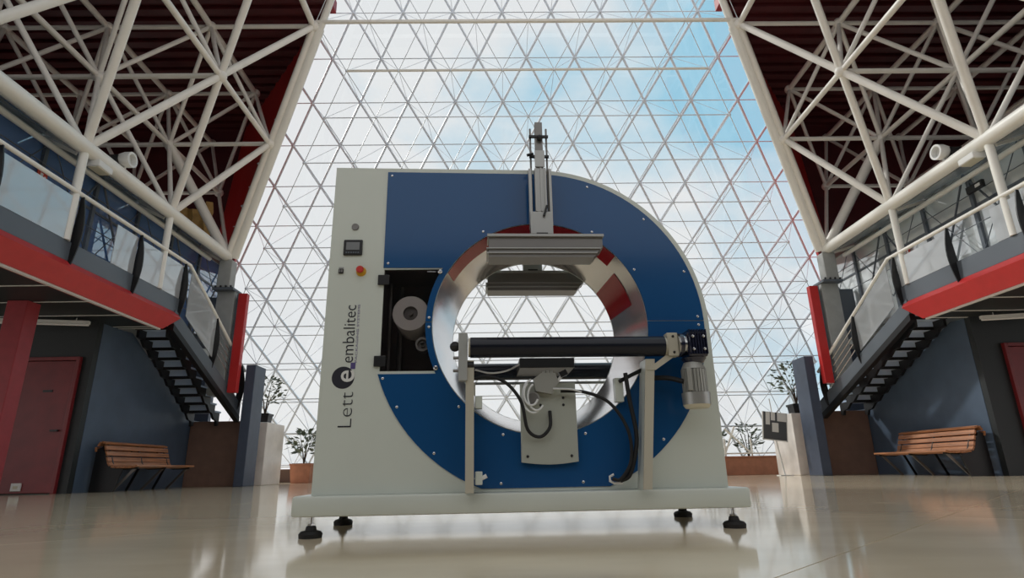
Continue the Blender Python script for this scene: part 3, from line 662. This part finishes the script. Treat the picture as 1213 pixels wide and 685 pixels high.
# display board on a stand
Bd = thing('display_board', (6.52, 16.0, 0), 'tilted dark and white display board on a thin stand', 'sign')
Rz = Matrix.Translation((6.52, 16.0, 1.27)) @ Matrix.Rotation(R(7), 4, 'Y')
def bd(name, a, b, c_, d, m, t=.0):
    o = MB().box(a, b, -.015 - t, .015 - t * .5, c_, d).build(name, m, None); M = WM[o.name]; put(o, Bd, Rz @ M)
bd('board', -.31, .31, -.36, .36, 'sign_dark'); bd('frame', -.33, .33, -.385, -.36, 'white_plastic'); bd('frame', .31, .335, -.385, .36, 'white_plastic'); bd('frame', -.335, -.31, -.385, .36, 'white_plastic')
for (a, b, c_, d) in ((-.25, -.14, .02, .36), (-.11, .0, .14, .36), (-.08, .09, -.16, .08), (.06, .30, .13, .36)): bd('card', a, b, c_, d, 'white_plastic', .012)
strut('stand_pole', (6.62, 16.02, 0), (6.50, 16.02, .95), .02, 'white_plastic', Bd); MB().box(6.45, 6.8, 15.9, 16.15, 0, .02).build('stand_foot', 'white_plastic', Bd)
strut('arm', (6.5, 16.02, 1.62), (6.48, 16.02, 2.0), .014, 'white_plastic', Bd)

# ------------------------------------------------------------------ the ring wrapping machine (shapes in its own frame: u right, v back, z up)
yaw_m = R(2.2)
Mc = bpy.data.objects.new('wrapping_machine', None); COL.objects.link(Mc); WM[Mc.name] = Matrix.Identity(4); Mc.empty_display_size = .1
tag(Mc, 'large grey and blue ring stretch wrapping machine in the middle of the hall', 'machine')
CU, CZ, RH, RB, RO = 1.118, 1.015, .565, .873, .90
F3 = lambda a, b, t: (a, t, b)
def arc(r, d0, d1, n): return [(CU + r * math.cos(R(d0 + (d1 - d0) * i / n)), CZ + r * math.sin(R(d0 + (d1 - d0) * i / n))) for i in range(n + 1)]
# base
bp = MB(); bp.box(-.072, 2.10, -.06, .74, .092, .184); base = bp.build('base', 'machine_grey', Mc, bevel=.012, smooth=True)
for (fu, fv, k) in ((.015, -.015, 0), (2.02, -.015, 1), (.015, .66, 2), (2.00, .68, 3)):
    ft = MB().lathe([(0, 0), (.052, 0), (.054, .018), (.046, .028), (.026, .034), (.022, .050), (.014, .056), (0, .058)], lambda a, b, h_: (fu + a, fv + b, h_), 18).build('foot', 'black_rubber', Mc, smooth=True)
    MB().cyl((fu, fv, .05), (fu, fv, .095), .009, 10).build('stud', 'steel', ft, smooth=True)
    MB().cyl((fu, fv, .050), (fu, fv, .062), .018, 6).build('nut', 'steel', ft)
outline = [(0, .185), (2.018, .185)] + arc(RO, 0, 90, 28) + [(0, 1.920)]
hole = arc(RH, 0, 360, 64)[:-1]; hole_b = arc(.476, 0, 360, 64)[:-1]
window = [(.292, .772)] + arc(.598, 204, 149.5, 10) + [(.292, 1.316)]
inset = lambda pts, d: [(a + (d if a < CU - .9 else -d if a > CU + .88 else 0), b) for a, b in pts]
MB().prism([outline, hole, window], F3, 0, .012).build('front_panel', 'machine_grey', Mc)
MB().prism([outline, hole_b], F3, .388, .40).build('back_panel', 'machine_grey', Mc)
rim = MB(); n = len(outline)
vs_ = [(a, .0125, b) for a, b in outline] + [(a, .3875, b) for a, b in outline]; rim.add(vs_, [(i, (i + 1) % n, n + (i + 1) % n, n + i) for i in range(n)])
rim.build('side_skin', 'machine_grey', Mc, smooth=True)
# ring barrel
MB().lathe([(RH, -.006), (.535, .10), (.505, .25), (.476, .392), (.486, .392), (.516, .25), (.548, .10), (RH + .008, .0)], lambda a, b, h_: (CU + a, h_, CZ + b), 72).build('ring_barrel', 'ring_metal', Mc, smooth=True)
for (a0_, a1_, pr) in ((42, 150, [(RH - .003, -.004), (.532, .10)]), (14, 36, [(.531, .10), (.501, .25), (.473, .388)])):
    MB().lathe(pr, lambda a, b, h_: (CU + a, h_, CZ + b), 24, R(a0_), R(a1_)).build('red_reflection', 'ring_red', Mc, smooth=True)  # red painted onto the polished barrel in place of its reflections
# blue panels (proud of the grey front)
zs = 1.027; asn = lambda r, z: math.degrees(math.asin((z - CZ) / r))
up_ = arc(RB, asn(RB, zs + .002), 90, 24) + [(.287, 1.893), (.287, 1.325)] + arc(.602, 180 - asn(.602, 1.325), 180 - asn(.602, zs + .002), 8) + arc(RH + .004, 180 - asn(RH, zs + .002), asn(RH, zs + .002), 40)
MB().prism([up_], F3, -.005, 0).build('blue_panel', 'machine_blue', Mc)
b0 = 180 + math.degrees(math.asin((CZ - .757) / RB)); zc = .200; bc = math.degrees(math.asin((CZ - zc) / RB))
lo_ = arc(RB, asn(RB, zs - .002), -bc, 20) + arc(RB, 180 + bc, b0, 14) + [(CU - .602 * math.cos(math.asin((CZ - .757) / .602)), .757)] + arc(.602, 180 + math.degrees(math.asin((CZ - .757) / .602)), 180 - asn(.602, zs - .002), 8) + arc(RH + .004, 180 - asn(RH, zs - .002), 360 + asn(RH, zs - .002), 40)
MB().prism([lo_], F3, -.005, 0).build('blue_panel', 'machine_blue', Mc)
scr = [(.31, 1.87), (.31, 1.35), (1.96, 1.05), (1.96, 1.005), (.565 - .03, 1.05), (.565 - .03, 1.0), (.31, .735), (.9, .222), (1.3, .222)] + [(CU + .845 * math.cos(R(a)), CZ + .845 * math.sin(R(a))) for a in (20, 45, 70, -25, -45, 210, 230)] + [(CU + .60 * math.cos(R(a)), CZ + .60 * math.sin(R(a))) for a in (30, 60, 120, -30, 225, 250, 290)]
for u, z in scr: shared('screw', 'screw', lambda: MB().lathe([(.008, .006), (.007, 0), (.003, -.0015), (0, -.0015)], lambda a, b, h_: (a, h_ - .006, b), 8).mesh('screw', 'steel'), Matrix.Translation((u, 0, z)), Mc)
# film compartment
fb = MB(); fb.box(.285, .60, .325, .33, .76, 1.325); fb.box(.285, .29, .012, .325, .76, 1.325); fb.box(.29, .595, .012, .325, .76, .765); fb.box(.29, .595, .012, .325, 1.32, 1.325)
fb.build('film_compartment', 'interior_dark', Mc)
def axial(name, u, z, v0, v1, prof, m, par=Mc, n=28): return MB().lathe([(r_, v0 + (v1 - v0) * t) for r_, t in prof], lambda a, b, h_: (u + a, h_, z + b), n).build(name, m, par, smooth=True)
fr = axial('film_roll', .435, 1.080, .018, .26, [(.038, 0), (.092, 0), (.095, .02), (.095, 1), (.038, 1)], 'film_white')
axial('core', .435, 1.080, .014, .27, [(0, 0), (.012, 0), (.014, .1), (.036, .1), (.038, .02), (.040, .02), (.040, 1)], 'aluminium_dark', fr)
pl_ = axial('guide_pulley', .500, .917, .03, .10, [(.010, 0), (.012, 0), (.012, .5), (.024, .5), (.026, 0), (.037, 0), (.037, 1), (0, 1)], 'aluminium')
axial('guide_pulley', .548, .985, .08, .12, [(0, 0), (.014, 0), (.016, 1)], 'aluminium_dark')
strut('guide_bar', (.30, .20, .79), (.30, .20, 1.30), .010, 'aluminium_dark', Mc)
strut('guide_bar', (.35, .27, .79), (.35, .27, 1.30), .014, 'aluminium_dark', Mc)
wd = [(.298, .778)] + arc(.602, 203.5, 150, 10) + [(.298, 1.31)]
dr = MB().prism([wd], F3, -.004, .003).build('film_door', 'glass_smoke', Mc)
for z in (1.255, .822): MB().box(.262, .322, -.016, -.0045, z - .028, z + .028).build('hinge', 'black', dr, bevel=.004)
for u, z in ((.588, 1.300), (.575, .785)): MB().lathe([(.012, 0), (.012, -.01), (.006, -.014), (0, -.014)], lambda a, b, h_: (u + a, h_ - .0045, z + b), 12).build('latch', 'steel', dr)
MB().box(.52, .565, -.008, -.0045, 1.300, 1.304).build('latch_strip', 'steel', dr)
# operator panel
lk = axial('key_lock', .124, 1.561, -.008, .0, [(.0, .2), (.010, .2), (.012, 0), (.018, 0), (.020, 1)], 'aluminium_dark')
hm = MB().box(.070, .170, -.012, 0, 1.394, 1.484).build('touch_screen', 'black', Mc, bevel=.006)
MB().box(.085, .156, -.0135, -.012, 1.424, 1.468).build('display', 'screen_grey', hm)
for k in range(6): MB().box(.084 + .0125 * k, .092 + .0125 * k, -.0135, -.012, 1.406, 1.413).build('key', 'fascia_grey', hm)
sw = MB().box(.052, .078, -.010, 0, 1.293, 1.319).build('selector_switch', 'black', Mc, bevel=.003)
for k in range(2): MB().box(.056 + .011 * k, .063 + .011 * k, -.012, -.010, 1.298, 1.314).build('rocker', 'aluminium_dark', sw)
MB().box(.052, .078, -.002, 0, 1.322, 1.330).build('legend', 'column_grey', sw)
es = axial('stop_button_collar', .170, 1.305, -.008, 0, [(0, 0), (.024, 0), (.027, 1)], 'button_yellow')
axial('stop_button', .168, 1.309, -.036, -.008, [(0, 0), (.014, 0), (.020, .25), (.018, .6), (.011, 1)], 'button_red', es)
# lettering, running upwards
def text(name, s_, u_base, z0, size, m, v=-.0012, width=None, offset=0, depth=.0006, par=Mc):
    cu = bpy.data.curves.new(name, 'FONT'); cu.body = s_; cu.size = size; cu.extrude = depth; cu.offset = offset; cu.resolution_u = 4
    ob = bpy.data.objects.new(name + '_src', cu); COL.objects.link(ob); bpy.context.view_layer.update()
    me = bpy.data.meshes.new_from_object(ob.evaluated_get(bpy.context.evaluated_depsgraph_get()))
    bpy.data.objects.remove(ob); xs = [p.co.x for p in me.vertices]; k = (width / (max(xs) - min(xs))) if width else 1; x0 = min(xs)
    for p in me.vertices: p.co = Vector((u_base - p.co.y, v - p.co.z, z0 + (p.co.x - x0) * k))
    me.materials.clear(); me.materials.append(MAT[m]); o = bpy.data.objects.new(name, me); COL.objects.link(o); put(o, par, Matrix.Identity(4)); return o
lg = MB().lathe([(.0, -.0006), (.056, -.0006), (.056, 0)], lambda a, b, h_: (.112 + a, h_, .742 + b), 40).build('logo_disc', 'text_dark', Mc)
MB().box(.146, .170, -.0009, -.0001, .785, .818).build('logo_square', 'text_violet', lg)
text('logo_letter', 'e', .166, .720, .138, 'text_white', v=-.0028, par=lg, offset=.0012)
text('lettering', 'Lett', .168, .498, .100, 'text_dark', width=.172, offset=-.0018)
text('lettering', 'embalitec', .156, .818, .086, 'text_dark', width=.302, offset=-.0006)
text('small_lettering', 'PACKAGING SYSTEMS', .176, .818, .0155, 'text_faint', width=.305)
# press actuators with bars, front and rear
def actuator(v, top):
    s0 = 1.128
    MB().box(s0 - .060, s0 + .060, v - .01, v + .045, 1.47, 1.60).build('press_head', 'aluminium', Mc, bevel=.004)
    MB().box(s0 - .03, s0 + .03, v - .018, v - .010, 1.452, 1.475).build('press_lug', 'black', Mc)
    MB().box(s0 - .030, s0 + .034, v - .005, v + .05, 1.60, 1.86).build('press_profile', 'aluminium', Mc, bevel=.003)
    for d in (-.024, .004, .026): MB().box(s0 + d - .004, s0 + d + .004, v - .012, v - .005, 1.60, 1.86).build('profile_rib', 'aluminium', Mc)
    MB().box(s0 - .062, s0 - .046, v + .0, v + .05, 1.52, 1.86).build('guide_plate', 'aluminium', Mc)
    MB().box(s0 + .048, s0 + .062, v + .0, v + .05, 1.52, 1.86).build('guide_plate', 'aluminium', Mc)
    MB().box(s0 - .020, s0 + .022, v + .002, v + .045, 1.86, top).build('slide_beam', 'aluminium_dark', Mc, bevel=.003)
    MB().box(s0 - .026, s0 + .028, v - .006, v + .0, 1.87, 1.97).build('slide_cover', 'aluminium', Mc)
    for d in (-.046, .044): strut('guide_rod', (s0 + d, v + .02, 1.50), (s0 + d, v + .02, top - .035), .0055, 'aluminium_dark', Mc)
    for z in (top - .10, 1.93): MB().box(s0 - .055, s0 + .053, v - .004, v + .012, z, z + .012).build('rod_clamp', 'black', Mc)
    MB().ball((s0 + .004, v - .012, top - .11), .018, 8, 6).build('limit_switch', 'black', Mc)
    MB().tube([(s0 - .035, v - .02, 1.94), (s0 - .07, v - .02, 1.93)], .008, 6).build('fitting', 'black', Mc)
    MB().bar((s0 + .012, v - .02, 1.57), (s0 + .030, v - .02, 1.63), .012, .012).build('latch_lever', 'black', Mc)
    # bar
    z1 = 1.455
    b_ = MB().box(.838, 1.446, v - .05, v + .09, z1 - .014, z1).build('press_bar', 'aluminium', Mc)
    MB().box(.846, 1.440, v - .035, v + .08, z1 - .072, z1 - .014).build('bar_web', 'aluminium_dark', b_)
    for k, (w0, w1, zz_) in enumerate(((.834, 1.428, .076), (.834, 1.408, .101))):
        MB().box(w0, w1, v - .05, v + .09, z1 - zz_ - .006, z1 - zz_).build('bar_fin', 'aluminium', b_)
        MB().prism([[(w0 + .012, z1 - zz_ - .006), (w1, z1 - zz_ - .006), (w1 - .018, z1 - zz_ - .024), (w0 + .012, z1 - zz_ - .024)]], F3, v - .04, v + .08).build('bar_lip', 'aluminium_dark', b_)
actuator(-.12, 2.155)
actuator(.47, 2.05)
# in-feed and out-feed rollers on stands
def stand(v, front):
    r_ = MB().cyl((.752, v, .866), (1.722, v, .866), .051, 28).build('roller', 'roller_black', Mc, smooth=True)
    for a, b in ((.742, .752), (1.722, 1.732)): MB().cyl((a, v, .866), (b, v, .866), .047, 20).build('end_cap', 'beige_steel', r_, smooth=True)
    MB().box(.694, .738, v - .028, v + .03, .70, .936).build('bearing_plate', 'column_grey', Mc, bevel=.004)
    MB().box(1.735, 1.790, v - .03, v + .03, .812, .930).build('bearing_plate', 'beige_steel', Mc, bevel=.004)
    for z in (.83, .91): MB().ball((1.765, v - .031, z), .007, 8, 5).build('bolt', 'black', Mc)
    MB().ball((.676, v, .872), .026, 8, 6).build('shaft_knob', 'black', Mc); MB().cyl((.655, v, .872), (.694, v, .872), .015, 10).build('shaft_end', 'black', Mc)
    for z in (.815, .752): MB().cyl((.668, v, z), (.694, v, z), .008, 8).build('bolt', 'aluminium_dark', Mc)
    # uprights: folded channels
    lg_ = MB().box(.730, .770, v - .012, v - .004, .185, .80); lg_.box(.730, .736, v - .004, v + .09, .185, .80); lg_.build('upright', 'beige_steel', Mc)
    m_ = MB().prism([[(1.560, .185), (1.602, .185), (1.668, .80), (1.622, .80)]], F3, v - .012, v - .004)
    m_.build('upright', 'beige_steel', Mc)
    m_ = MB().prism([[(1.560, .185), (1.566, .185), (1.630, .80), (1.622, .80)]], F3, v - .004, v + .10); m_.build('upright_web', 'machine_grey', Mc)
    MB().prism([[(1.640, .770), (1.668, .770), (1.790, .835), (1.790, .812), (1.735, .800)][::1]], F3, v - .010, v - .003).build('gusset', 'beige_steel', Mc)
    MB().prism([[(1.622, .745), (1.668, .745), (1.79, .825), (1.735, .825)]], F3, v - .016, v - .010).build('gusset', 'beige_steel', Mc)
    MB().box(.736, 1.640, v + .02, v + .032, .79, .805).build('tie_bar', 'aluminium', Mc) if not front else None
    if front:
        MB().cyl((.738, v, .78), (.770, v, .78), .02, 10).build('cap_fitting', 'black', Mc)
stand(-.12, True)
stand(.64, False)
for z in (.60, .25): MB().box(.775, .81, -.115, -.06, z - .03, z + .03).build('post_clip', 'machine_grey', Mc, bevel=.004)
MB().tube([(.775, -.10, .255), (.80, -.10, .245), (.83, -.10, .26)], .010, 6).build('wing_screw', 'white_plastic', Mc)
# dark drive box seen through the ring
MB().box(1.02, 1.33, .27, .60, .828, .884).build('support_bed', 'black', Mc, bevel=.004)
# gear motor
gm = MB().box(1.826, 1.925, -.19, -.07, .800, .930).build('gear_motor', 'gear_dark', Mc, bevel=.014)
MB().cyl((1.79, -.13, .868), (1.826, -.13, .868), .052, 20).build('output_flange', 'steel', gm, smooth=True)
MB().cyl((1.795, -.13, .868), (1.812, -.13, .868), .060, 20).build('output_ring', 'gear_dark', gm, smooth=True)
for k in range(7): MB().box(1.832 + .0135 * k, 1.838 + .0135 * k, -.198, -.065, .812, .936).build('rib', 'gear_dark', gm)
for k in range(4):
    a = PI / 4 + PI / 2 * k; MB().ball((1.875 + .038 * math.cos(a), -.199, .868 + .045 * math.sin(a)), .008, 8, 5).build('bolt', 'steel', gm)
MB().cyl((1.865, -.13, .800), (1.865, -.13, .775), .062, 24, .045).build('neck', 'gear_dark', gm, smooth=True)
def vert(name, z0, z1, r1, r2, m, n=28): return MB().cyl((1.858, -.13, z0), (1.858, -.13, z1), r1, n, r2).build(name, m, gm, smooth=True)
vert('end_shield', .745, .778, .060, .044, 'motor_grey'); vert('stator', .628, .745, .055, .055, 'aluminium_dark')
for k in range(24):
    a = 2 * PI * k / 24; c = Vector((1.858 + .058 * math.cos(a), -.13 + .058 * math.sin(a), 0)); MB().bar(c + Vector((0, 0, .632)), c + Vector((0, 0, .742)), .004, .012, up=(-math.sin(a), math.cos(a), 0)).build('cooling_fin', 'motor_grey', gm)
vert('fan_cover', .572, .630, .066, .068, 'aluminium'); vert('fan_cap', .556, .572, .056, .066, 'lamp_cream')
MB().box(1.800, 1.822, -.20, -.165, .635, .745).build('terminal_box', 'motor_grey', gm, bevel=.003)
# centre bracket plate with valve block, tubing and hoses
pp = [(1.000, .318)] + [(1.0 + .278 * i / 8, .318 - .012 * math.sin(PI * i / 8)) for i in range(1, 8)] + [(1.278, .318), (1.278, .700), (1.012, .700)]
cp = MB().prism([pp], F3, -.034, -.022).build('bracket_plate', 'bracket_shaded_grey', Mc)
MB().box(1.262, 1.278, -.022, 0, .32, .70).build('bracket_flange', 'machine_grey', cp); MB().box(1.0, 1.016, -.022, 0, .32, .70).build('bracket_flange', 'machine_grey', cp)
for u, z in ((1.03, .345), (1.245, .345), (1.215, .59), (1.215, .625), (1.10, .59)): MB().ball((u, -.034, z), .007, 8, 5).build('bolt', 'black', cp)
vb = MB().prism([[(1.075, .655), (1.155, .640), (1.19, .70), (1.175, .745), (1.105, .745), (1.065, .715)]], F3, -.075, -.034).build('valve_block', 'motor_grey', Mc)
for k in range(3): MB().box(1.112 + .02 * k, 1.124 + .02 * k, -.07, -.04, .745, .757).build('valve_tooth', 'motor_grey', vb)
MB().cyl((1.06, -.065, .62), (1.06, -.034, .62), .035, 16).build('pressure_gauge', 'aluminium', Mc, smooth=True)
MB().cyl((1.06, -.068, .62), (1.06, -.065, .62), .027, 16).build('gauge_face', 'aluminium_dark', Mc, smooth=True)
MB().bar((1.175, -.055, .69), (1.225, -.05, .752), .014, .014).build('fitting', 'white_plastic', Mc); MB().bar((1.20, -.05, .735), (1.235, -.05, .752), .028, .028).build('fitting', 'black', Mc)
def crv(name, pts, r_, m, n=26):
    P_ = [Vector(p) for p in pts]; P_ = [P_[0] * 2 - P_[1]] + P_ + [P_[-1] * 2 - P_[-2]]; out = []
    for i in range(1, len(P_) - 2):
        a, b, c, d = P_[i - 1:i + 3]
        for k in range(6):
            t = k / 6; out.append(.5 * ((2 * b) + (c - a) * t + (2 * a - 5 * b + 4 * c - d) * t * t + (3 * b - a - 3 * c + d) * t ** 3))
    out.append(P_[-2]); return MB().tube(out, r_, 7).build(name, m, Mc, smooth=True)
for k, (cu_, cz_, rr_) in enumerate(((1.06, .63, .065), (1.075, .625, .052), (1.05, .64, .045))):
    crv('air_tube', [(cu_ + rr_ * math.cos(R(a)) * .8, -.085 - .006 * k, cz_ + rr_ * 1.25 * math.sin(R(a))) for a in range(100 + 10 * k, 330 + 10 * k, 30)], .0055, 'tube_clear')
crv('air_tube', [(1.16, -.08, .665), (1.25, -.085, .66), (1.30, -.085, .645)], .005, 'tube_clear')
crv('hose', [(.775, -.10, .715), (.84, -.11, .725), (.93, -.10, .69), (1.00, -.09, .60), (1.03, -.07, .47), (1.09, -.06, .435), (1.14, -.06, .48), (1.145, -.04, .56)], .0085, 'black_rubber')
crv('hose', [(1.20, -.06, .655), (1.32, -.08, .645), (1.44, -.08, .59), (1.52, -.08, .46), (1.525, -.08, .32), (1.47, -.08, .235), (1.43, -.07, .235)], .0085, 'black_rubber')
crv('hose', [(1.53, -.07, .74), (1.54, -.08, .60), (1.56, -.08, .42), (1.52, -.07, .26), (1.47, -.06, .225)], .011, 'black_rubber')
crv('motor_cable', [(1.50, -.06, .70), (1.58, -.04, .74), (1.66, -.05, .775)], .010, 'black_rubber')
crv('motor_cable', [(1.67, -.06, .715), (1.74, -.09, .71), (1.80, -.14, .685)], .013, 'black_rubber')
crv('white_cable', [(.775, -.06, .765), (.85, -.05, .75), (.93, -.05, .76), (1.0, 0, .80)], .0045, 'white_plastic')
MB().tube([(1.44, -.06, .255), (1.42, -.06, .245), (1.42, -.06, .225), (1.44, -.06, .215), (1.48, -.06, .215)], .006, 6).build('cable_hook', 'white_plastic', Mc)
MB().box(1.478, 1.52, -.05, 0, .60, .72).build('cable_gland_plate', 'machine_grey', Mc, bevel=.003)
Mw = Matrix.Translation((-1.65, 2.95, 0)) @ Matrix.Rotation(yaw_m, 4, 'Z'); Mc.matrix_basis = Mw
